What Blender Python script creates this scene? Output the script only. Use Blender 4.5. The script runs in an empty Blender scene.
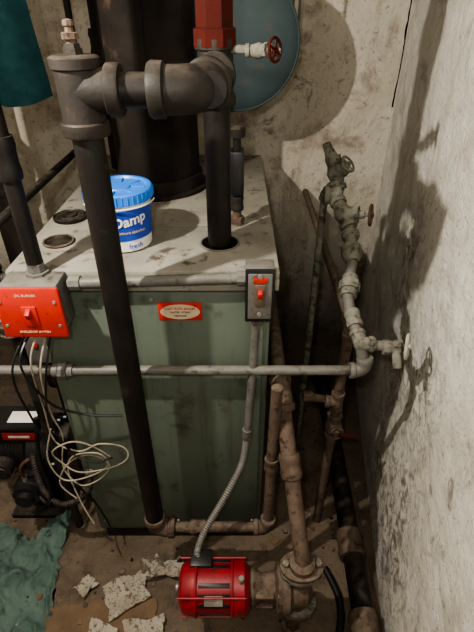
import bpy, bmesh, math, random
from mathutils import Vector, Matrix, noise
random.seed(4)
V=Vector
sc=bpy.context.scene
# ---------------------------------------------------------------- materials
def mat(name,c1,c2=None,scale=12,rough=.6,metal=0,bump=.2,c3=None,s3=30,t3=.6,detail=6,bscale=None,lo=.35,hi=.65,dust=None,streak=None,spec=.4):
    m=bpy.data.materials.new(name); m.use_nodes=True
    n=m.node_tree.nodes; l=m.node_tree.links; b=n['Principled BSDF']
    tc=n.new('ShaderNodeTexCoord'); 
    def nz(s,d=detail,vec=None):
        q=n.new('ShaderNodeTexNoise'); q.inputs['Scale'].default_value=s; q.inputs['Detail'].default_value=d
        q.inputs['Roughness'].default_value=.65
        l.new(vec or tc.outputs['Object'],q.inputs['Vector']); return q
    def ramp(src,a,bb):
        r=n.new('ShaderNodeValToRGB'); r.color_ramp.elements[0].position=a; r.color_ramp.elements[1].position=bb
        l.new(src,r.inputs['Fac']); return r
    def mix(f,a,bb):
        x=n.new('ShaderNodeMix'); x.data_type='RGBA'
        l.new(f,x.inputs[0])
        for v,i in ((a,6),(bb,7)):
            if isinstance(v,tuple): x.inputs[i].default_value=(*v,1)
            else: l.new(v,x.inputs[i])
        return x.outputs[2]
    c2=c2 or tuple(v*.8 for v in c1)
    r=ramp(nz(scale).outputs['Fac'],lo,hi)
    col=mix(r.outputs['Color'],c1,c2)
    if c3:
        r3=ramp(nz(s3,8).outputs['Fac'],t3,t3+.1)
        col=mix(r3.outputs['Color'],col,c3)
    if streak:
        mp=n.new('ShaderNodeMapping'); mp.inputs['Scale'].default_value=(22,22,1.6); l.new(tc.outputs['Object'],mp.inputs['Vector'])
        r4=ramp(nz(1,6,mp.outputs['Vector']).outputs['Fac'],.55,.75); mm=n.new('ShaderNodeMath'); mm.operation='MULTIPLY'; mm.inputs[1].default_value=.65
        l.new(r4.outputs['Color'],mm.inputs[0]); col=mix(mm.outputs[0],col,streak)
    if dust:
        g=n.new('ShaderNodeNewGeometry'); sp=n.new('ShaderNodeSeparateXYZ'); l.new(g.outputs['Normal'],sp.inputs[0])
        mr=n.new('ShaderNodeMapRange'); mr.inputs[1].default_value=.5; mr.inputs[2].default_value=1; mr.inputs[4].default_value=.5
        l.new(sp.outputs['Z'],mr.inputs[0]); mm=n.new('ShaderNodeMath'); mm.operation='MULTIPLY'
        l.new(mr.outputs[0],mm.inputs[0]); l.new(ramp(nz(scale*2).outputs['Fac'],.38,.6).outputs['Color'],mm.inputs[1])
        col=mix(mm.outputs[0],col,dust)
    l.new(col,b.inputs['Base Color'])
    b.inputs['Roughness'].default_value=rough; b.inputs['Metallic'].default_value=metal
    b.inputs['Specular IOR Level'].default_value=spec
    if bump:
        bp=n.new('ShaderNodeBump'); bp.inputs['Strength'].default_value=bump; bp.inputs['Distance'].default_value=.004
        l.new(nz(bscale or scale*4).outputs['Fac'],bp.inputs['Height']); l.new(bp.outputs['Normal'],b.inputs['Normal'])
    return m

def wallmat(name,base,stain,dirt,grim_shade,lowdark=.5,bumps=.6,pit=.8,patch=None,dl=.6,pt=.64):
    m=bpy.data.materials.new(name); m.use_nodes=True
    n=m.node_tree.nodes; l=m.node_tree.links; b=n['Principled BSDF']
    tc=n.new('ShaderNodeTexCoord')
    def nz(s,d=8,dist=0,vec=None):
        q=n.new('ShaderNodeTexNoise'); q.inputs['Scale'].default_value=s; q.inputs['Detail'].default_value=d
        q.inputs['Roughness'].default_value=.7; q.inputs['Distortion'].default_value=dist
        l.new(vec or tc.outputs['Object'],q.inputs['Vector']); return q.outputs['Fac']
    def rng(src,a,bb,o0=0,o1=1):
        r=n.new('ShaderNodeMapRange'); r.inputs[1].default_value=a; r.inputs[2].default_value=bb
        r.inputs[3].default_value=o0; r.inputs[4].default_value=o1; l.new(src,r.inputs[0]); return r.outputs[0]
    def mix(f,a,bb):
        x=n.new('ShaderNodeMix'); x.data_type='RGBA'; l.new(f,x.inputs[0])
        for v,i in ((a,6),(bb,7)):
            if isinstance(v,tuple): x.inputs[i].default_value=(*v,1)
            else: l.new(v,x.inputs[i])
        return x.outputs[2]
    def mul(a,bb):
        x=n.new('ShaderNodeMath'); x.operation='MULTIPLY'; l.new(a,x.inputs[0])
        if isinstance(bb,float): x.inputs[1].default_value=bb
        else: l.new(bb,x.inputs[1])
        return x.outputs[0]
    geo=n.new('ShaderNodeNewGeometry')
    col=mix(rng(nz(2.2,9,.6),.42,.62),base,stain)
    col=mix(mul(rng(nz(7,10,.4),.51,.66),dl),col,dirt)
    mp=n.new('ShaderNodeMapping'); mp.inputs['Scale'].default_value=(9,9,1.2); l.new(tc.outputs['Object'],mp.inputs['Vector'])
    col=mix(mul(rng(nz(1,9,.3,mp.outputs['Vector']),.54,.72),dl*.8),col,dirt)
    col=mix(mul(rng(nz(46,4),.60,.68),.65),col,dirt)
    col=mix(mul(rng(nz(70,6),pt,pt+.05),pit),col,grim_shade)
    col=mix(mul(mul(rng(nz(12,10,1.2),.56,.64),rng(nz(2.5,3),.48,.6)),pit*.8),col,grim_shade)
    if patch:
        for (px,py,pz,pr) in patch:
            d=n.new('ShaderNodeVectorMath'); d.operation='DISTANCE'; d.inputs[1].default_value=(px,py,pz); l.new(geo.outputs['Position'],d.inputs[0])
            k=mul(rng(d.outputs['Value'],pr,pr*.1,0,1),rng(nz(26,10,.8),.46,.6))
            col=mix(mul(k,.8),col,grim_shade)
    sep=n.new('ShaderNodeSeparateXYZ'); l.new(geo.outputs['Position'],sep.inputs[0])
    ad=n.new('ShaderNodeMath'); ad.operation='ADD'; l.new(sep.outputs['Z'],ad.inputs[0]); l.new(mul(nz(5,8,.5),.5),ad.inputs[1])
    col=mix(rng(ad.outputs[0],lowdark+.75,lowdark,0,.9),col,grim_shade)  # base darkening: grime, plus shade painted into the low wall colour
    l.new(col,b.inputs['Base Color']); b.inputs['Roughness'].default_value=.9; b.inputs['Specular IOR Level'].default_value=.2
    bp=n.new('ShaderNodeBump'); bp.inputs['Strength'].default_value=bumps; bp.inputs['Distance'].default_value=.012
    hs=n.new('ShaderNodeMath'); hs.operation='ADD'; l.new(nz(22,8),hs.inputs[0]); l.new(mul(nz(90,4),.5),hs.inputs[1])
    l.new(hs.outputs[0],bp.inputs['Height']); l.new(bp.outputs['Normal'],b.inputs['Normal'])
    return m

M={}
M['backwall']=wallmat('plaster_back',(.54,.51,.44),(.43,.395,.325),(.17,.13,.095),(.04,.031,.023),.36,.8,.7,None,.7,.63)  # low part painted dark as shade in the gap around the boiler
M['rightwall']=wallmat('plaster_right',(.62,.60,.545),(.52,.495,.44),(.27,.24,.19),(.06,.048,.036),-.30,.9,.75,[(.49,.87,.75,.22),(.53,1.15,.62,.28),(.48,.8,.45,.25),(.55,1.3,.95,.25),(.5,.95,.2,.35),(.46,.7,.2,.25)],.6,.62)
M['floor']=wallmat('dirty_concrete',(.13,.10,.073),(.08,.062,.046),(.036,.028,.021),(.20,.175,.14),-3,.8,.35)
M['ceil']=mat('ceiling_paint',(.3,.27,.23),rough=.9)
M['green']=mat('green_enamel',(.086,.106,.083),(.068,.086,.068),4,.5,0,.03,(.042,.038,.028),8,.58,bscale=30,streak=(.04,.038,.028),spec=.35)
M['greytop']=mat('dusty_grey_sheet',(.215,.208,.178),(.15,.14,.116),8,.65,.0,.15,(.065,.051,.038),20,.56,spec=.2)
M['blackpipe']=mat('black_iron',(.0055,.005,.0045),(.011,.009,.008),14,.45,.0,.15,(.035,.025,.018),26,.62,dust=(.07,.06,.047),spec=.22)
M['fitting']=mat('dusty_cast_iron',(.013,.0115,.010),(.024,.020,.017),14,.55,.0,.28,(.042,.030,.021),26,.60,dust=(.095,.082,.065),spec=.2)
M['rust']=mat('rusty_iron',(.060,.040,.029),(.098,.071,.054),20,.8,.0,.5,(.026,.017,.012),45,.54,dust=(.16,.135,.105),spec=.2)
M['galv']=mat('galvanized_grey',(.112,.110,.102),(.073,.070,.062),18,.5,.05,.2,(.038,.030,.022),34,.56,dust=(.19,.178,.15),spec=.3)
M['tarn']=mat('crusted_brass',(.088,.088,.070),(.16,.155,.132),34,.75,.0,.5,(.034,.034,.026),44,.52,dust=(.22,.205,.17),spec=.15)
M['whitecrust']=mat('mineral_white',(.38,.36,.32),(.24,.22,.185),40,.8,0,.4)
M['redpaint']=mat('red_brown_paint',(.052,.0095,.007),(.038,.009,.007),12,.7,.0,.25,(.022,.012,.010),30,.55,spec=.05)
M['red']=mat('red_enamel',(.38,.022,.013),(.30,.018,.011),10,.42,0,.05,(.10,.02,.015),35,.58,spec=.25)
M['redpump']=mat('pump_red',(.22,.008,.016),(.14,.007,.011),16,.42,0,.1,(.04,.008,.008),40,.57)
M['flue']=mat('sooty_flue',(.009,.008,.0073),(.021,.0165,.013),6,.8,.0,.7,(.055,.036,.025),12,.59,spec=.1)
M['teal']=mat('teal_tank_paint',(.034,.052,.056),(.027,.041,.044),4,.55,0,.03,(.055,.052,.043),18,.6,spec=.2)
M['tealcloth']=mat('teal_cloth',(.0045,.0135,.0142),(.003,.009,.0098),30,1,0,.2,spec=.0)
M['rag']=mat('rag_cloth',(.085,.128,.11),(.045,.074,.064),16,.95,0,.4,(.03,.034,.027),25,.56,spec=.1)
M['blue']=mat('blue_plastic',(.025,.17,.60),(.02,.14,.52),10,.35,0,.02)
M['dkblue']=mat('label_blue',(.012,.05,.34),(.012,.042,.28),10,.4,0,0)
M['white']=mat('white_plastic',(.66,.66,.64),(.54,.54,.52),10,.4,0,.02)
M['cream']=mat('cream_enamel',(.45,.36,.26),(.36,.29,.21),30,.5,0,0)
M['black']=mat('black_plastic',(.007,.007,.008),(.013,.013,.013),20,.4,0,.1,spec=.3)
M['dark']=mat('dark_hole',(.006,.005,.004),rough=1,bump=0,spec=0)
M['wire']=mat('off_white_wire',(.27,.245,.185),(.17,.145,.11),20,.6,0,.05)
M['steel']=mat('screw_steel',(.25,.24,.22),(.17,.16,.14),30,.4,.5,.05)
M['paper']=mat('dirty_paper',(.29,.27,.225),(.19,.165,.13),9,.9,0,.1,(.07,.06,.048),90,.52,spec=.1)
M['card']=mat('wet_cardboard',(.14,.095,.06),(.085,.06,.04),9,.9,0,.3,spec=.1)
M['copper']=mat('copper_tube',(.12,.06,.038),(.07,.038,.028),14,.5,.4,.1)

# ---------------------------------------------------------------- builder
class B:
    def __init__(s,name): s.name=name; s.bm=bmesh.new(); s.ms=[]
    def mi(s,m):
        if m not in s.ms: s.ms.append(m)
        return s.ms.index(m)
    def rings(s,rs,m,cap=True,closed=False):
        i=s.mi(m); vs=[[s.bm.verts.new(p) for p in r] for r in rs]; k=len(vs[0])
        n=len(vs)
        for a in range(n if closed else n-1):
            A=vs[a];C=vs[(a+1)%n]
            for j in range(k):
                f=s.bm.faces.new((A[j],A[(j+1)%k],C[(j+1)%k],C[j])); f.material_index=i
        if cap and not closed:
            for r in (vs[0][::-1],vs[-1]):
                f=s.bm.faces.new(r); f.material_index=i
    def lathe(s,p,ax,prof,m,seg=24,rot=0):
        p=V(p);ax=V(ax).normalized()
        u=ax.orthogonal().normalized()
        if abs(ax.z)>.99: u=V((1,0,0))
        elif abs(ax.z)<.01: u=V((0,0,1))
        w=ax.cross(u)
        rs=[]
        for d,r in prof:
            r=max(r,1e-4)
            rs.append([p+ax*d+(u*math.cos(rot+2*math.pi*j/seg)+w*math.sin(rot+2*math.pi*j/seg))*r for j in range(seg)])
        s.rings(rs,m)
    def cyl(s,a,b,r,m,seg=20):
        a=V(a);b=V(b); s.lathe(a,b-a,[(0,r),((b-a).length,r)],m,seg)
    def tube(s,pts,r,m,seg=12,closed=False,smooth=0,corr=0,pitch=.006):
        P=[V(p) for p in pts]
        if smooth:
            Q=[];n=len(P)
            for i in range(n if closed else n-1):
                if closed: a,b,c,d=P[i-1],P[i],P[(i+1)%n],P[(i+2)%n]
                else: a,b,c,d=P[max(i-1,0)],P[i],P[i+1],P[min(i+2,n-1)]
                for k in range(smooth):
                    t=k/smooth
                    Q.append(.5*((2*b)+(c-a)*t+(2*a-5*b+4*c-d)*t*t+(3*b-a-3*c+d)*t**3))
            if not closed: Q.append(P[-1])
            P=Q
        if corr:
            Q=[P[0]]
            for i in range(len(P)-1):
                L=(P[i+1]-P[i]).length; k=max(1,int(L/(pitch/2)))
                for q in range(1,k+1): Q.append(P[i].lerp(P[i+1],q/k))
            P=Q
        n=len(P); rs=[];u=None
        for i in range(n):
            if closed: t=(P[(i+1)%n]-P[i-1])
            else: t=P[min(i+1,n-1)]-P[max(i-1,0)]
            t.normalize()
            if u is None: u=t.orthogonal().normalized()
            u=(u-t*u.dot(t)).normalized(); w=t.cross(u)
            rr=r[i] if isinstance(r,list) else r
            if corr: rr=r*(1+corr*(1 if i%2 else -1))
            rs.append([P[i]+(u*math.cos(2*math.pi*j/seg)+w*math.sin(2*math.pi*j/seg))*rr for j in range(seg)])
        s.rings(rs,m,closed=closed)
    def torus(s,c,ax,R,r,m,seg=28,ts=8):
        c=V(c);ax=V(ax).normalized();u=ax.orthogonal().normalized();w=ax.cross(u)
        rs=[]
        for i in range(seg):
            a=2*math.pi*i/seg; d=u*math.cos(a)+w*math.sin(a)
            rs.append([c+d*(R+r*math.cos(2*math.pi*j/ts))+ax*r*math.sin(2*math.pi*j/ts) for j in range(ts)])
        s.rings(rs,m,closed=True)
    def box(s,c,sz,m,bev=.002,rot=None):
        t=bmesh.new(); bmesh.ops.create_cube(t,size=1)
        for v in t.verts: v.co=V((v.co.x*sz[0],v.co.y*sz[1],v.co.z*sz[2]))
        if bev: bmesh.ops.bevel(t,geom=t.edges[:],offset=bev,segments=2,affect='EDGES',profile=.5)
        R=rot.to_3x3() if rot else Matrix.Identity(3)
        i=s.mi(m); mp={}
        for v in t.verts: mp[v]=s.bm.verts.new(R@v.co+V(c))
        for f in t.faces:
            q=s.bm.faces.new([mp[v] for v in f.verts]); q.material_index=i
        t.free()
    def text(s,txt,size,fn,m,depth=.0006,bold=0):
        c=bpy.data.curves.new('t','FONT'); c.body=txt; c.size=size; c.align_x='CENTER'; c.align_y='CENTER'; c.extrude=depth; c.resolution_u=3; c.offset=bold
        o=bpy.data.objects.new('t',c); sc.collection.objects.link(o)
        dg=bpy.context.evaluated_depsgraph_get(); me=o.evaluated_get(dg).to_mesh()
        i=s.mi(m); vs=[s.bm.verts.new(fn(v.co)) for v in me.vertices]
        for p in me.polygons:
            try: f=s.bm.faces.new([vs[k] for k in p.vertices]); f.material_index=i
            except ValueError: pass
        bpy.data.objects.remove(o)
    # plumbing parts
    def elbow(s,p,d1,d2,r,m,k=2.2):
        p=V(p);d1=V(d1).normalized();d2=V(d2).normalized();L=r*k
        a=p+d1*L;b=p+d2*L
        pts=[(1-t)**2*a+2*t*(1-t)*p+t*t*b for t in [i/10 for i in range(11)]]
        s.tube(pts,r*1.3,m,24)
        for q,d in ((a,d1),(b,d2)):
            s.lathe(q-d*r*.2,d,[(0,r*1.3),(r*.12,r*1.48),(r*.75,r*1.5),(r*.95,r*1.38),(r*.95,r*.9)],m,28)
    def tee(s,p,dirs,r,m,k=2.0):
        p=V(p)
        s.lathe(p-V((0,0,1.3*r)),(0,0,1),[(1.3*r*(1-math.cos(math.pi*i/12)),1.3*r*math.sin(math.pi*i/12)) for i in range(13)],m,24)
        for d in dirs:
            d=V(d).normalized()
            s.lathe(p,d,[(0,r*1.3),(r*.5,r*1.3),(r*k-r*.2,r*1.3)],m,28)
            s.lathe(p+d*(r*k-r*.2),d,[(0,r*1.25),(r*.02,r*1.42),(r*.1,r*1.49),(r*.7,r*1.5),(r*.85,r*1.42),(r*.88,r*.9)],m,28)
    def coupling(s,p,d,r,m,L=None):
        L=L or r*3; p=V(p);d=V(d).normalized()
        s.lathe(p-d*L/2,d,[(0,r),(0,r*1.3),(L*.2,r*1.4),(L*.35,r*1.28),(L*.65,r*1.28),(L*.8,r*1.4),(L,r*1.3),(L,r)],m,20)
    def union(s,p,d,r,m):
        p=V(p);d=V(d).normalized();L=r*4
        s.lathe(p-d*L/2,d,[(0,r),(0,r*1.4),(L*.3,r*1.4)],m,20)
        s.lathe(p-d*L*.2,d,[(0,r*1.5),(0,r*1.85),(L*.4,r*1.85),(L*.4,r*1.5)],m,8)
        s.lathe(p+d*L*.2,d,[(0,r*1.4),(L*.3,r*1.4),(L*.3,r)],m,20)
    def wheel(s,c,ax,R,m,spokes=4):
        c=V(c);ax=V(ax).normalized();u=ax.orthogonal().normalized();w=ax.cross(u)
        s.torus(c,ax,R,R*.14,m)
        for i in range(spokes):
            a=2*math.pi*i/spokes+.4; d=u*math.cos(a)+w*math.sin(a); s.cyl(c,c+d*R,R*.11,m,8)
        s.lathe(c-ax*R*.2,ax,[(0,R*.25),(R*.5,R*.25)],m,6)
    def valve(s,p,d,st,r,m,wm,R=None,k=1.):
        p=V(p);d=V(d).normalized();st=V(st).normalized();R=R or r*2.6
        L=r*3.2
        s.lathe(p-d*L,d,[(0,r),(0,r*1.55),(r*.9,r*1.55),(r*.95,r*1.2),(L*.7,r*1.5),(L,r*1.8),(L*1.3,r*1.5),(2*L-r*.95,r*1.2),(2*L-r*.9,r*1.55),(2*L,r*1.55),(2*L,r)],m,16)
        s.lathe(p,st,[(0,r*1.5),(r*2.0*k,r*1.35)],m,16)
        s.lathe(p+st*r*2*k,st,[(0,r*1.7),(r*.9,r*1.7),(r*.95,r*.9),(r*2,r*.7)],m,8)
        s.cyl(p+st*r*3*k,p+st*r*5.2*k,r*.35,m,8)
        s.wheel(p+st*r*5.2*k,st,R,wm)
    def done(s,smooth=True,ang=38,recalc=True):
        if recalc: bmesh.ops.recalc_face_normals(s.bm,faces=s.bm.faces[:])
        if smooth:
            for f in s.bm.faces: f.smooth=True
            for e in s.bm.edges:
                if len(e.link_faces)==2 and e.calc_face_angle(0)>math.radians(ang): e.smooth=False
        xs=[v.co for v in s.bm.verts]
        c=V([(min(v[i] for v in xs)+max(v[i] for v in xs))/2 for i in range(3)])
        for v in s.bm.verts: v.co-=c
        me=bpy.data.meshes.new(s.name); s.bm.to_mesh(me); s.bm.free()
        for m in s.ms: me.materials.append(M[m])
        o=bpy.data.objects.new(s.name,me); o.location=c; sc.collection.objects.link(o); return o

def slab(name,pts,th,m):
    b=B(name); th=V(th)
    b.rings([[V(p) for p in pts],[V(p)+th for p in pts]],m); return b.done(False)

# ---------------------------------------------------------------- room
YB=2.05; CZ=2.4; YF=-1.3; XL=-1.45
XR=.65; XF=.65-.138*(YB-YF)
slab('floor',[(XL,YF,0),(XF,YF,0),(XR,YB,0),(XL,YB,0)],(0,0,-.1),'floor')
slab('ceiling',[(XL,YF,CZ),(XF,YF,CZ),(XR,YB,CZ),(XL,YB,CZ)],(0,0,.1),'ceil')
def roughwall(name,a,b_,nrm,m,amp,nx=120,nz=110):
    bb=B(name);i=bb.mi(m);a=V(a);b_=V(b_);nrm=V(nrm).normalized();g=[]
    for r in range(nz+1):
        row=[]
        for c in range(nx+1):
            p=a.lerp(b_,c/nx); p.z=CZ*r/nz
            edge=min(c,nx-c,r,nz-r)
            q=noise.noise(p*4)*.6+noise.noise(p*13)*.4+noise.noise(p*35)*.25
            row.append(bb.bm.verts.new(p-nrm*(abs(amp*q) if edge else 0)))
        g.append(row)
    for r in range(nz):
        for c in range(nx):
            f=bb.bm.faces.new((g[r][c],g[r][c+1],g[r+1][c+1],g[r+1][c]));f.material_index=i
    a2=[a-nrm*.1,b_-nrm*.1]
    bk=[bb.bm.verts.new(V((q.x,q.y,z))) for q,z in ((a2[0],0),(a2[1],0),(a2[1],CZ),(a2[0],CZ))]
    bb.bm.faces.new(bk)
    return bb.done(True,80,False)
roughwall('wall_back',(XL,YB,0),(XR,YB,0),(0,-1,0),'backwall',.012)
roughwall('wall_right',(XR,YB,0),(XF,YF,0),(-1,.138,0),'rightwall',.014,200,140)
slab('wall_left',[(XL,YF,0),(XL,YB,0),(XL,YB,CZ),(XL,YF,CZ)],(-.1,0,0),'backwall')
slab('wall_front',[(XL,YF,0),(XF,YF,0),(XF,YF,CZ),(XL,YF,CZ)],(0,-.1,0),'backwall')
b=B('wall_corner_crack')
rs=[]
for k in range(200):
    z=1.25+k*(CZ-1.26)/199; w=max(.0002,.0018*noise.noise(V((0,1,z*7)))+.0012*noise.noise(V((3,1,z*40)))+.0006); o=.008*noise.noise(V((5,2,z*6)))+.003*noise.noise(V((5,7,z*30)))
    rs.append([V((XR-w*1.4-.007+o,YB-.003,z)),V((XR-.007+o*.3,YB-.004-w,z)),V((XR+.02,YB+.02,z))])
b.rings(rs,'dark'); b.done(False)

# ---------------------------------------------------------------- boiler
b=B('boiler')
x0,x1,y0,y1,zt=-.485,.081,.907,1.84,1.085
b.box(((x0+x1)/2,(y0+y1)/2+.004,.575),(x1-x0,y1-y0,1.02),'green',.008)
b.box(((x0+x1)/2,(y0+y1)/2,.035),(x1-x0-.03,y1-y0-.03,.07),'black',.003)
b.box(((x0+x1)/2,y0+.002,.57),(x1-x0-.03,.012,.96),'green',.005)
b.box(((x0+x1)/2-.01,(y0+y1)/2,zt+.012),(x1-x0+.05,y1-y0+.022,.026),'greytop',.005)
b.box(((x0+x1)/2-.01,y0-.008,zt-.012),(x1-x0+.05,.006,.03),'greytop',.002)
for sx in (x0+.03,x1-.03,(x0+x1)/2):
    for z in (.13,1.03): b.lathe((sx,y0-.004,z),(0,-1,0),[(0,.006),(.003,.005),(.004,.002)],'steel',12)
T=1.111
RX,RY=-.043,1.04
b.lathe((RX,RY,T-.002),(0,0,1),[(0,.047),(.003,.047)],'dark',28)
b.torus((RX,RY,T),(0,0,1),.047,.003,'galv')
b.lathe((-.462,1.20,T),(0,0,1),[(0,.046),(.008,.046),(.010,.042),(.007,.040),(.007,.02),(.013,.018),(.013,0)],'blackpipe',32)
for R in (.027,.035): b.torus((-.462,1.20,T+.008),(0,0,1),R,.002,'fitting')
for k in range(12):
    a=2*math.pi*k/12; b.box((-.462+.029*math.cos(a),1.20+.029*math.sin(a),T+.008),(.018,.003,.004),'fitting',.0005,Matrix.Rotation(a,4,'Z'))
b.lathe((-.445,1.045,T),(0,0,1),[(0,.038),(.004,.038),(.004,.032),(.0015,.031),(.0015,0)],'blackpipe',32)
b.torus((-.445,1.045,T+.003),(0,0,1),.036,.003,'rust')
b.box((-.10,1.3,T+.001),(.20,.32,.002),'greytop',.0005)
b.lathe((-.25,1.48,T),(0,0,1),[(0,.155),(.012,.155),(.014,.14),(.05,.138),(.05,.12)],'flue',36)
lx,lz=-.135,.998; yp=y0-.005
b.box((lx,yp,lz),(.104,.003,.050),'red',.001)
rs=[[V((lx+.047*k*math.cos(a),yp-d,lz+.021*k*math.sin(a))) for a in [2*math.pi*j/32 for j in range(32)]] for d,k in((.001,1),(.0028,1),)]
b.rings(rs,'cream')
b.text('CAST IRON BOILER',.0085,lambda c:V((lx+c.x,yp-.003-c.z,lz+.009+c.y)),'red')
b.text('WATER  STEAM',.007,lambda c:V((lx+c.x,yp-.003-c.z,lz-.001+c.y)),'black')
b.text('HEATING',.007,lambda c:V((lx+c.x,yp-.003-c.z,lz-.011+c.y)),'black')
b.done()

b=B('flue_pipe')
prof=[(0,.13)]
for z in (.28,.60,.95):
    prof+=[(z,.13),(z+.005,.134),(z+.03,.134),(z+.035,.129)]
prof+=[(CZ-T-.052,.129)]
b.lathe((-.25,1.48,T+.051),(0,0,1),prof,'flue',40)
b.box((-.25,1.347,1.9),(.03,.006,.98),'flue',.001)
b.done()
b=B('vent_riser_pipe')
b.cyl((-.425,1.68,T+.001),(-.425,1.68,CZ-.001),.03,'flue'); b.coupling((-.425,1.68,1.5),(0,0,1),.03,'flue',.08); b.done()

# ---------------------------------------------------------------- main steel piping
b=B('heating_supply_pipe')
hz=1.488; vx,vy=-.250,.80; rx,ry=RX,RY
b.cyl((rx,ry,T+.002),(rx,ry,hz),.029,'blackpipe',24)
b.tee((rx,ry,hz),[(0,0,-1),(0,-1,0),(0,0,1)],.0275,'fitting',1.6)
b.cyl((rx,ry,hz),(rx,vy,hz),.027,'blackpipe')
b.elbow((rx-.012,vy,hz),(-1,0,0),(.05,1,0),.0285,'fitting',2.2)
b.cyl((vx,vy,hz),(rx-.04,vy,hz),.0265,'blackpipe',24)
b.tee((vx,vy,hz),[(1,0,0),(0,0,-1)],.0265,'fitting',1.9)
b.lathe((vx,vy,hz),(0,0,1),[(0,.0345),(.030,.0345),(.032,.039),(.046,.039),(.049,.034),(.050,.02)],'fitting',28)
b.lathe((vx,vy,hz+.046),(0,0,1),[(0,.016),(.012,.015),(.012,.013),(.018,.012)],'fitting',6)
b.lathe((vx,vy,hz+.062),(0,0,1),[(0,.008),(.008,.008),(.008,.013),(.016,.013),(.017,.007),(.024,.006),(.025,.009),(.032,.008),(.034,0)],'rust',8)
bz=.262
b.cyl((vx,vy,hz),(vx,vy,bz),.0262,'blackpipe',24)
b.elbow((vx,vy,bz),(0,0,1),(1,0,0),.022,'rust',1.9)
b.cyl((vx,vy,bz),(.09,vy,bz),.0165,'rust')
b.elbow((.095,vy,bz),(-1,0,0),(0,.05,1),.0165,'rust',1.9)
b.tube([(.095,vy,bz),(.097,.83,.55),(.10,.835,.815)],.015,'rust',16)
b.coupling((-.12,vy,bz),(1,0,0),.0165,'rust')
b.coupling((.0968,.828,.53),(0,.05,1),.015,'rust')
b.lathe((rx,ry,hz+.045),(0,0,1),[(0,.034),(0,.044),(.030,.044),(.032,.038),(.15,.038),(.152,.045),(.19,.045),(.192,.038),(CZ-hz-.05,.038)],'redpaint',8,math.pi/8)
b.cyl((rx+.02,ry-.01,1.53),(.085,ry-.03,1.525),.008,'tarn')
b.valve((.042,ry-.025,1.527),(1,-.1,0),(.9,-.7,.1),.008,'tarn','redpaint',.020,.9)
b.done()

b=B('relief_valve')
px,py=.0,1.16
b.cyl((px,py,T+.001),(px,py,T+.06),.012,'rust'); b.lathe((px,py,T+.0015),(0,0,1),[(0,.02),(.02,.02),(.02,.013)],'rust',6)
b.coupling((px,py,T+.06),(0,0,1),.013,'fitting')
b.box((px,py,T+.14),(.035,.05,.11),'black',.005)
b.cyl((px,py,T+.19),(px,py,T+.24),.01,'blackpipe'); b.lathe((px,py,T+.225),(0,0,1),[(0,.02),(.02,.022),(.025,.01)],'fitting',12)
b.done()

b=B('expansion_tank')
tc=V((.0,1.64,1.50)); r=.195
prof=[(0,0),(0,r*.55),(.006,r*.85),(.016,r*.97),(.018,r*.985),(.03,r),(.36,r),(.39,r*.9),(.398,r*.5)]
b.lathe(tc,(0,1,0),prof,'teal',56)
b.torus(tc+V((0,.022,0)),(0,1,0),r*.992,.005,'teal',56)
for y in (.1,.3):
    b.torus(tc+V((0,y,0)),(0,1,0),r+.003,.004,'galv',56)
    for sx in (-1,1): b.cyl(tc+V((sx*(r+.003),y,0)),(tc.x+sx*(r+.003),tc.y+y,CZ-.001),.004,'galv',8)
b.done()

# ---------------------------------------------------------------- grey cold-water line
b=B('water_feed_pipe')
gz,gy=.843,.868
r=.0125
b.cyl((-.90,gy,gz),(.32,gy,gz),r,'galv')
b.union((-.435,gy,gz),(1,0,0),r,'galv')
b.coupling((-.62,gy,gz),(1,0,0),r,'galv')
b.cyl((-.90,gy,gz),(-.90,gy,.001),r,'galv'); b.elbow((-.90,gy,gz),(1,0,0),(0,0,-1),r,'galv')
b.elbow((.32,gy,gz),(-1,0,0),(-.1,.15,1),.014,'galv',2)
Bp=V((.302,.885,.915)); C=V((.288,1.0,.968));D=V((.311,1.10,1.026));E=V((.319,1.2,1.076));F=V((.287,1.30,1.14));G=V((.292,1.35,1.19))
b.cyl((.32,gy,gz),Bp,.014,'galv')
b.tee(Bp,[(1,-.05,-.05),C-Bp],.0135,'tarn',1.8)
b.tube([Bp,C,D],.0145,'galv',14,smooth=4)
b.coupling(Bp.lerp(C,.55),C-Bp,.015,'tarn')
b.union(C.lerp(D,.35),D-C,.015,'tarn')
b.tube([D,E],.015,'galv',14)
b.lathe(D,E-D,[(0,.018),(.02,.028),(.05,.028),(.055,.018),(.08,.018),(.085,.025),(.1,.025)],'tarn',10)
b.valve(E.lerp(F,.45),F-E,(.85,-.35,.1),.0155,'tarn','rust',.028,.95)
b.cyl(E,F,.015,'tarn')
b.tee(F,[(-1,0,0),G-F],.018,'tarn',1.2)
b.valve(G,V((-.3,.2,1)),(.5,-.4,.6),.015,'tarn','tarn',.024,.6)
b.lathe(G+V((-.01,.0,.03)),V((-.5,.1,1)),[(0,.022),(.04,.014),(.06,.012)],'tarn',10)
b.cyl(F,(.263,1.33,1.14),.012,'tarn')
b.elbow((.262,1.325,1.145),(1,-.1,0),(0,0,-1),.012,'tarn',1.6)
b.cyl((.262,1.33,1.14),(.262,1.33,0.001),.0115,'tarn',14)
b.coupling((.262,1.33,.6),(0,0,1),.0105,'rust')
bb=V((.385,.878,.908))
b.cyl(Bp,bb,.0125,'tarn')
b.lathe(bb-V((.03,0,0)),(1,0,0),[(0,.018),(.012,.02),(.025,.016),(.04,.02),(.05,.012)],'tarn',8)
b.cyl(bb,bb+V((.035,-.002,.004)),.005,'whitecrust',8)
b.wheel(bb+V((.03,-.002,.004)),(1,-.45,.15),.030,'whitecrust')
b.tube([bb,bb+V((.002,-.02,-.012)),bb+V((.004,-.035,-.035))],.011,'tarn',12)
b.done()

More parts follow.
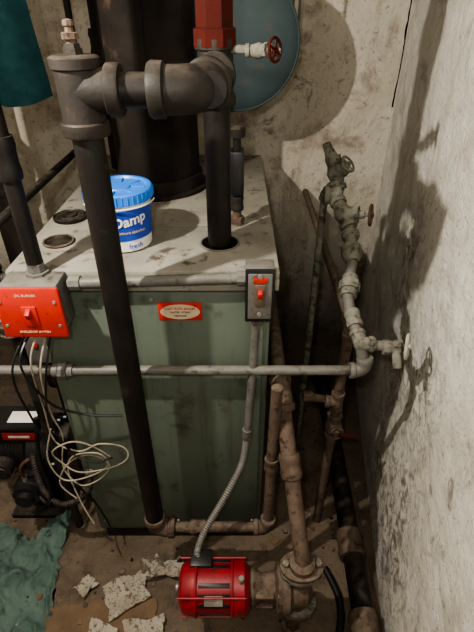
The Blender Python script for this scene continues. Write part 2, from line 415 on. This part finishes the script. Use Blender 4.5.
b=B('return_riser_pipe')
x,y=.30,.985
b.cyl((x,y,.001),(x,y,.90),.0145,'rust')
b.valve((x,y,.515),(0,0,1),(.1,-1,.1),.015,'rust','rust',.020,.5)
b.tee((x,y,.62),[(0,0,1),(0,0,-1),(-1,0,0)],.0135,'rust')
b.cyl((x,y,.62),(x-.09,y+.02,.62),.012,'rust'); b.lathe((x-.10,y+.02,.62),(1,0,0),[(0,.017),(.03,.017)],'rust',8)
b.box((x+.035,y-.045,.515),(.055,.010,.014),'redpaint',.003,Matrix.Rotation(.25,4,'Y'))
b.elbow((x,y,.90),(0,0,-1),(0,1,0),.013,'rust'); b.cyl((x,y,.90),(x+.01,YB-.016,.90),.0125,'rust')
b.done()
b=B('floor_drain_pipe')
b.cyl((.375,.30,.05),(.43,1.75,.05),.034,'blackpipe'); b.coupling((.395,.86,.05),(.038,1,0),.034,'rust',.09); b.coupling((.386,.60,.05),(.038,1,0),.034,'rust',.09)
b.lathe((.43,1.75,.05),(0,1,0),[(0,.048),(.05,.048)],'rust',16)
b.done()

# ---------------------------------------------------------------- circulator pump
b=B('circulator_pump')
P=V((.173,.63,.247)); S=.90
def mx(d,rr,m,seg=36): b.lathe((-.160,P.y,P.z),(1,0,0),[(a,c*S) for a,c in zip(d,rr)],m,seg)
mx([0,0,.004,.012,.045,.047],[0,.05,.062,.072,.079,.07],'redpump')
mx([.045,.15],[.073,.073],'redpump')
for i in range(16):
    if i%4==0: continue
    a=2*math.pi*i/16
    b.box((-.160+.098,P.y+.066*math.cos(a),P.z+.066*math.sin(a)),(.085,.012,.003),'black',.001,Matrix.Rotation(a-math.pi/2,4,'X'))
mx([.145,.147,.18,.195,.2],[.07,.079,.079,.06,0],'redpump')
for d in (.047,.147): b.torus((-.160+d,P.y,P.z),(1,0,0),.079*S,.004,'redpump',40)
for i in range(4):
    a=math.pi/4+i*math.pi/2; b.cyl((-.160,P.y+.076*math.cos(a),P.z+.076*math.sin(a)),(.025,P.y+.076*math.cos(a),P.z+.076*math.sin(a)),.003,'redpump',8)
b.lathe((-.163,P.y,P.z),(1,0,0),[(0,.03),(.003,.03)],'black',20)
b.lathe((-.171,P.y,P.z),(1,0,0),[(0,.012),(.012,.014)],'steel',16)
b.box((-.063,P.y-.055,P.z+.040),(.05,.002,.026),'steel',.0005,Matrix.Rotation(-math.pi/4,4,'X'))
b.box((-.10,P.y+.045,P.z+.058),(.06,.05,.035),'black',.004)
b.lathe((.012,P.y-.02,P.z+.066),(0,0,1),[(0,.006),(.02,.006),(.02,.009),(.026,.007)],'steel',10)
b.lathe((.035,P.y,P.z),(1,0,0),[(0,.045),(.01,.050),(.035,.036),(.07,.042),(.078,.064),(.094,.064)],'rust',24)
for s_ in (-1,1): b.box((.075,P.y-.03,P.z+.026*s_),(.05,.03,.012),'rust',.003)
b.lathe(P-V((.05,0,0)),(1,0,0),[(0,.068),(.02,.07),(.03,.055),(.07,.05),(.085,.03)],'rust',28)
for i in range(6):
    a=i*math.pi/3+.3; b.lathe(P+V((-.062,.056*math.cos(a),.056*math.sin(a))),(1,0,0),[(0,.008),(.012,.008)],'tarn',6)
for s_ in (-1,1):
    b.lathe(P,(0,0,s_),[(0,.032),(.08,.028),(.09,.028)],'rust',20)
    for k in (0,1):
        z0=.088+.016*k
        rs=[]
        for dz in (z0,z0+.012):
            rs.append([P+V((.058*math.cos(t),.042*math.sin(t),dz*s_)) for t in [2*math.pi*j/28 for j in range(28)]])
        b.rings(rs,'rust' if k else 'tarn')
    for sx in (-1,1):
        b.lathe(P+V((sx*.044,0,s_*.078)),(0,0,s_),[(0,.009),(.008,.009),(.008,.005),(.042,.005),(.042,.009),(.051,.009)],'tarn',6)
b.cyl(P+V((0,0,-.1)),(P.x+.0,P.y,.001),.022,'rust')
b.lathe((P.x,P.y,.0015),(0,0,1),[(0,.035),(.02,.035),(.02,.024)],'rust',16)
top=P+V((0,0,.115))
b.tube([top,top+V((0,.006,.03)),(.168,.665,.42),(.118,.90,.745)],.0215,'rust',18)
b.lathe(top,(0,0,1),[(0,.034),(.02,.034),(.024,.024)],'rust',20)
b.coupling(V((.168,.665,.42)).lerp(V((.118,.90,.745)),.5),(-.05,.235,.325),.0215,'rust')
b.elbow((.118,.90,.745),(.05,-.235,-.325),(0,1,0),.0215,'rust',1.8)
b.cyl((.118,.90,.745),(.118,1.7,.745),.021,'rust')
b.done()

# ---------------------------------------------------------------- electrical
b=B('emergency_switch_box')
cx,cz=-.445,1.050
b.box((cx,.862,cz+.003),(.125,.07,.115),'galv',.004)
b.box((cx,.819,cz),(.142,.012,.128),'red',.006)
b.box((cx,.812,cz-.005),(.032,.006,.05),'red',.002)
b.box((cx,.806,cz+.004),(.011,.018,.02),'red',.002,Matrix.Rotation(.5,4,'X'))
b.text('OIL BURNER',.008,lambda c:V((cx+c.x,.8125-c.z,cz+.046+c.y)),'cream')
b.text('EMERGENCY SWITCH',.007,lambda c:V((cx+c.x,.8125-c.z,cz-.047+c.y)),'cream')
for sx in (-.058,.058):
    for sz in (-.03,.03): b.lathe((cx+sx,.813,cz+sz),(0,-1,0),[(0,.004),(.002,.0035)],'steel',10)
b.lathe((-.44,.885,cz+.0575),(0,0,1),[(0,.026),(.01,.026),(.01,.019),(.03,.019)],'galv',8)
b.cyl((-.44,.885,cz+.06),(-.44,.885,CZ-.001),.0175,'blackpipe')
b.coupling((-.44,.885,1.36),(0,0,1),.0175,'blackpipe',.08)
b.done()
b=B('service_switch')
cx,cz=.050,1.072
b.box((cx,.876,cz),(.062,.046,.135),'galv',.004)
b.box((cx,.851,cz),(.064,.004,.134),'black',.003)
b.box((cx,.8475,cz),(.052,.004,.115),'galv',.002)
b.box((cx,.845,cz+.005),(.024,.006,.055),'rust',.002)
b.box((cx,.838,cz+.012),(.01,.014,.018),'red',.002,Matrix.Rotation(.4,4,'X'))
b.box((cx,.8445,cz+.042),(.03,.002,.014),'red',.0005)
for sz in (-.045,.052): b.lathe((cx,.846,cz+sz),(0,-1,0),[(0,.006),(.003,.005)],'steel',10)
b.cyl((-.375,.880,1.088),(.02,.880,1.101),.0125,'galv')
for xx in (-.36,.012): b.lathe((xx,.880,1.0885+(xx+.375)*.033),(1,0,0),[(-.012,.017),(.012,.017)],'galv',8)
b.tube([(.045,.878,1.0),(.040,.872,.86),(.028,.852,.62)],.0105,'galv',14)
b.lathe((.045,.878,1.005),(0,0,-1),[(0,.016),(.02,.016)],'galv',8)
b.tube([(.028,.852,.63),(.015,.84,.52),(-.034,.785,.44),(-.092,.735,.352),(-.112,.69,.325),(-.108,.68,.312)],.0095,'galv',12,smooth=8,corr=.09)
b.lathe((.028,.853,.645),(0,0,-1),[(0,.014),(.035,.014)],'galv',8)
b.done()

b=B('thermostat_wires')
W=[[(-.455,.868,.985),(-.47,.80,.93),(-.50,.84,.74),(-.505,.85,.60),(-.44,.84,.57),(-.38,.84,.60),(-.32,.85,.575),(-.31,.84,.54),(-.36,.84,.50),(-.45,.83,.49),(-.50,.84,.52),(-.51,.83,.58),(-.45,.83,.62),(-.40,.84,.59),(-.36,.85,.53)],
   [(-.44,.868,.985),(-.455,.80,.9),(-.485,.84,.72),(-.48,.85,.62),(-.50,.84,.50),(-.46,.83,.43),(-.40,.84,.45),(-.37,.85,.50),(-.42,.85,.54),(-.48,.84,.52),(-.52,.83,.44),(-.48,.82,.38)],
   [(-.50,.84,.66),(-.53,.83,.55),(-.50,.82,.47),(-.43,.83,.47),(-.37,.84,.51),(-.39,.84,.56),(-.46,.84,.55),(-.49,.84,.48),(-.47,.82,.36),(-.44,.80,.28)]]
for w in W: b.tube(w,.0024,'wire',6,smooth=8)
for w in ([(-.47,.868,.985),(-.49,.79,.93),(-.47,.82,.78),(-.42,.85,.71),(-.36,.86,.69),(-.31,.865,.685)],[(-.48,.868,.985),(-.52,.8,.9),(-.54,.84,.7),(-.5,.85,.45),(-.45,.86,.3),(-.42,.86,.15)],[(-.43,.868,.985),(-.45,.81,.88),(-.49,.83,.70),(-.46,.84,.56),(-.40,.83,.535),(-.35,.83,.555)]): b.tube(w,.003,'black',6,smooth=8)
b.done()

# ---------------------------------------------------------------- burner on left
b=B('oil_burner')
c=V((-.735,1.08,.32))
b.lathe(c-V((.14,0,0)),(1,0,0),[(0,0),(0,.05),(.01,.065),(.02,.07),(.15,.07),(.155,.06),(.17,.06)],'black',32)
for i in range(9): b.torus(c+V((-.11+i*.012,0,0)),(1,0,0),.07,.003,'black',32,6)
b.lathe(c+V((.03,0,0)),(1,0,0),[(0,.10),(.005,.105),(.075,.105),(.08,.10),(.085,.0)],'black',36)
for i in range(10):
    a=2*math.pi*i/10; b.lathe(c+V((.108,.09*math.cos(a),.09*math.sin(a))),(1,0,0),[(0,.005),(.012,.005)],'steel',6)
b.box(c+V((-.01,-.01,.105)),(.17,.11,.07),'black',.006)
b.box(c+V((.02,-.01,.1415)),(.09,.05,.002),'white',.0005)
b.box(c+V((.02,-.067,.11)),(.11,.003,.032),'red',.0005)
b.box(c+V((.02,-.069,.11)),(.07,.002,.010),'white',.0003)
b.cyl(c+V((.08,.03,0)),c+V((.246,.03,0)),.05,'fitting')
b.lathe(c+V((.22,.03,0)),(1,0,0),[(0,.075),(.012,.075)],'fitting',24)
b.box(c+V((0,0,-.18)),(.10,.10,.26),'blackpipe',.01)
b.box(c+V((0,0,-.309)),(.22,.18,.02),'blackpipe',.003)
b.lathe(c+V((.04,-.10,-.06)),(0,-1,0),[(0,.05),(.05,.05),(.055,.045),(.075,.045),(.078,.03),(.095,.028),(.098,0)],'black',24)
b.lathe(c+V((-.06,-.07,-.02)),(0,-1,0),[(0,.035),(.04,.035),(.042,.026),(.046,.024)],'fitting',20)
b.lathe(c+V((.04,-.145,-.02)),(0,0,1),[(0,.009),(.03,.009)],'tarn',6)
for pts,mm in (([(.04,-.145,.0),(.05,-.16,.07),(.08,-.15,.10),(.09,-.12,.06),(.09,-.08,.0)],'copper'),
              ([(.07,-.16,-.06),(.12,-.20,-.06),(.16,-.22,.05),(.16,-.22,.18),(.18,-.20,.34)],'blackpipe')):
    b.tube([c+V(p) for p in pts],.006,mm,8,smooth=8)
b.done()
b=B('burner_relay_box')
b.box((-.63,1.24,.66),(.16,.10,.13),'fitting',.006); b.box((-.63,1.187,.66),(.15,.008,.12),'galv',.004)
b.lathe((-.66,1.183,.68),(0,-1,0),[(0,.008),(.01,.008)],'red',12)
b.box((-.60,1.182,.65),(.05,.002,.05),'cream',.0003)
b.cyl((-.63,1.26,.001),(-.63,1.26,.60),.014,'blackpipe')
b.lathe((-.63,1.26,.0015),(0,0,1),[(0,.05),(.008,.05),(.012,.02)],'blackpipe')
b.done()
b=B('armored_cable')
b.tube([(-.64,.935,.44),(-.63,.91,.41),(-.61,.88,.33),(-.56,.86,.29),(-.50,.86,.31),(-.46,.865,.36),(-.455,.883,.40)],.010,'fitting',12,smooth=8,corr=.09)
b.lathe((-.455,.882,.40),(0,1,.2),[(0,.014),(.018,.014)],'galv',8)
b.done()
b=B('gas_valve_assembly')
gx=-.585
b.cyl((gx,.965,.001),(gx,.965,1.16),.013,'fitting')
b.valve((gx,.965,.93),(0,0,1),(.3,-1,0),.014,'tarn','rust',.026,.6)
b.tee((gx,.965,1.05),[(0,0,1),(0,0,-1),(1,0,0)],.014,'fitting')
b.cyl((gx,.965,1.05),(-.53,.965,1.05),.012,'fitting')
b.elbow((gx,.965,1.16),(0,0,-1),(0,1,0),.013,'fitting'); b.cyl((gx,.965,1.16),(gx,1.9,1.16),.012,'fitting')
b.elbow((gx,1.9,1.16),(0,-1,0),(0,0,1),.013,'fitting'); b.cyl((gx,1.9,1.16),(gx,1.9,CZ-.001),.012,'fitting')
b.done()
b=B('vent_stack')
for (sx,sy,sr) in ((-.92,1.75,.05),(-.78,1.50,.022),(-.70,1.38,.016)):
    b.cyl((sx,sy,.001),(sx,sy,CZ-.001),sr,'flue'); b.coupling((sx,sy,1.1),(0,0,1),sr,'flue',sr*2.5); b.coupling((sx,sy,.5),(0,0,1),sr,'flue',sr*2.5)
b.cyl((-.92,1.75,1.3),(-.78,1.50,1.3),.018,'flue'); b.cyl((-.78,1.50,1.0),(-.70,1.38,1.0),.014,'flue')
b.done()

b=B('hanging_jacket')
i=b.mi('tealcloth'); NX,NZ=40,50
for side,off in ((0,0),(1,.03)):
    g=[]
    for r_ in range(NZ+1):
        row=[]
        for q in range(NX+1):
            s_=q/NX; t=r_/NZ
            x=-.425-.30*s_; z=2.12-(.69+.05*s_+.008*math.sin(s_*9))*t
            y=1.12+.02*t*math.sin(s_*12+t*2)+.010*math.sin(s_*23+t*3)*t+ (off*(math.sin(math.pi*s_)*1.2))
            row.append(b.bm.verts.new((x+.01*math.sin(t*7),y,z)))
        g.append(row)
    for r_ in range(NZ):
        for q in range(NX):
            f=b.bm.faces.new((g[r_][q],g[r_][q+1],g[r_+1][q+1],g[r_+1][q]));f.material_index=i
b.tube([(-.72,1.12,2.10),(-.58,1.13,2.16),(-.44,1.12,2.10)],.006,'steel',8,smooth=6)
b.tube([(-.58,1.13,2.16),(-.58,1.13,CZ-.001)],.004,'steel',8)
b.done(True,80,False)

# ---------------------------------------------------------------- tub
b=B('plastic_tub')
c=V((-.278,1.045,T+.001)); r0,r1,h=.066,.075,.125
b.lathe(c,(0,0,1),[(0,0),(0,r0-.004),(.003,r0),(.035,r0+.002)],'white',48)
b.lathe(c,(0,0,1),[(.030,r0+.002),(.031,r0+.0032),(.105,r1-.001),(.106,r1-.002)],'dkblue',48)
b.lathe(c,(0,0,1),[(.106,r1-.002),(.122,r1)],'white',48)
b.lathe(c,(0,0,1),[(.118,r1+.001),(.118,r1+.005),(.14,r1+.005),(.143,r1+.002),(.143,r1-.006),(.138,r1-.009),(.138,.03),(.141,.028),(.141,0)],'blue',56)
for k in range(40):
    a=2*math.pi*k/40; b.cyl(c+V(((r1+.005)*math.cos(a),(r1+.005)*math.sin(a),.120)),c+V(((r1+.005)*math.cos(a),(r1+.005)*math.sin(a),.138)),.0018,'blue',6)
for k in range(8):
    a=2*math.pi*k/8; b.box(c+V((.048*math.cos(a),.048*math.sin(a),.1395)),(.03,.004,.004),'blue',.001,Matrix.Rotation(a,4,'Z'))
def wrap(ang0,z0,tilt=0):
    def f(co):
        rr=r0+.0045+(z0+co.y-.035)/.07*.0045+co.z
        a=ang0+co.x/rr
        return c+V((rr*math.cos(a),rr*math.sin(a),z0+co.y+co.x*tilt))
    return f
b.text('Damp',.034,wrap(math.radians(-62),.080,.15),'white',bold=.0006)
b.text('moisture absorber',.010,wrap(math.radians(-62),.052),'cream')
b.text('fresh',.018,wrap(math.radians(-55),.016),'dkblue')
b.tube([c+V(((r1+.007)*math.cos(a),(r1+.007)*math.sin(a),.112)) for a in [math.radians(t) for t in range(180,362,10)]],.002,'white',8)
b.done()

# ---------------------------------------------------------------- floor litter
def sheet(name,cx,cy,sx,sy,rot,m,amp,seed,n=40,z0=.004,freq=9,ragged=.15):
    b=B(name);i=b.mi(m);g=[]
    for r_ in range(n+1):
        row=[]
        for q in range(n+1):
            s_=q/n-.5;t=r_/n-.5
            e=1+ragged*noise.noise(V((s_*3,t*3,seed)))*2+ragged*.5*noise.noise(V((s_*14,t*14,seed)))
            x=s_*sx*e;y=t*sy*e
            xx=x*math.cos(rot)-y*math.sin(rot);yy=x*math.sin(rot)+y*math.cos(rot)
            p=V((xx*freq,yy*freq,seed))
            fo=1-abs(noise.noise(p))*2.2
            z=z0+amp*max(0,(noise.noise(p*.6)+.5*fo*fo+.25*noise.noise(p*4)+.2))
            row.append(b.bm.verts.new((cx+xx,cy+yy,z)))
        g.append(row)
    for r_ in range(n):
        for q in range(n):
            f=b.bm.faces.new((g[r_][q],g[r_][q+1],g[r_+1][q+1],g[r_+1][q]));f.material_index=i
    return b.done(True,60,False)
sheet('crumpled_rag',-.72,.76,.24,.34,.15,'rag',.04,1.3,80,.004,13,.3)
sheet('cardboard_sheet',-.42,.56,.34,.26,.1,'card',.008,8.3,30,.003,5,.1)
sheet('newspaper',-.36,.72,.13,.10,.5,'paper',.020,2.1,40,.012,8,.12)
sheet('newspaper',-.42,.59,.09,.08,-.3,'paper',.012,5.1,30,.014,8,.12)
sheet('newspaper',-.28,.60,.12,.09,.2,'paper',.014,7.7,30,.012,9,.15)
sheet('newspaper',-.50,.74,.06,.05,.9,'paper',.014,3.7,30,.012,9,.25)
sheet('paper_scrap',-.25,.79,.13,.06,.1,'paper',.045,4.1,40,.006,16,.3)
b=B('floor_debris')
for k in range(400):
    x=random.uniform(-1.1,.36);y=random.uniform(.35,1.9)
    if -.49<x<.09 and y>.88: continue
    s_=random.uniform(.003,.013)*(1 if random.random()<.9 else 1.8); m=random.choice(['card','card','card','rust','rust','fitting','fitting','black','greytop'])
    a=random.uniform(0,6.3); pts=[]
    n=random.choice([4,5,6])
    for j in range(n):
        t=a+2*math.pi*j/n; rr=s_*random.uniform(.5,1.1); pts.append(V((x+rr*math.cos(t),y+rr*math.sin(t),.001)))
    hgt=random.uniform(.002,.008)
    b.rings([pts,[V((p.x*.85+x*.15,p.y*.85+y*.15,hgt+random.uniform(0,.004))) for p in pts]],m)
b.done(False)
b=B('rubber_hose')
b.tube([(.30,.80,.014),(.33,.70,.014),(.31,.60,.014),(.25,.54,.014),(.18,.52,.014),(.10,.53,.014),(.02,.50,.014)],.012,'black',12,smooth=8); b.done()

# ---------------------------------------------------------------- lights
b=B('hanging_light_socket')
L=V((-.62,.50,1.86))
b.cyl(L+V((0,0,.12)),(L.x,L.y,CZ-.001),.003,'black',8); b.lathe(L+V((0,0,.06)),(0,0,1),[(0,.02),(.03,.022),(.06,.012),(.065,.003)],'white',20)
b.lathe((L.x,L.y,CZ-.021),(0,0,1),[(0,.05),(.02,.055)],'white',24); b.done()
def plight(n,loc,e,col,rad):
    d=bpy.data.lights.new(n,'POINT'); d.energy=e; d.color=col; d.shadow_soft_size=rad
    o=bpy.data.objects.new(n,d); o.location=loc; sc.collection.objects.link(o)
plight('bulb_light',L,95,(1,.92,.81),.014)
plight('fill_light',(-.06,-.05,1.72),24,(1,.94,.85),.02)  # added frontal fill near the camera, no fixture in the room
w=bpy.data.worlds.new('w'); sc.world=w; w.use_nodes=True
w.node_tree.nodes['Background'].inputs[0].default_value=(.5,.45,.4,1); w.node_tree.nodes['Background'].inputs[1].default_value=.03

cam=bpy.data.cameras.new('camera'); co=bpy.data.objects.new('camera',cam); sc.collection.objects.link(co)
co.location=(0,0,1.6); co.rotation_euler=(math.radians(90-34.3),0,0)
cam.sensor_fit='VERTICAL'; cam.sensor_height=36; cam.lens=25.97; cam.clip_start=.01
sc.camera=co
sc.view_settings.view_transform='AgX'
try: sc.view_settings.look='AgX - Medium High Contrast'
except: pass
sc.view_settings.exposure=0
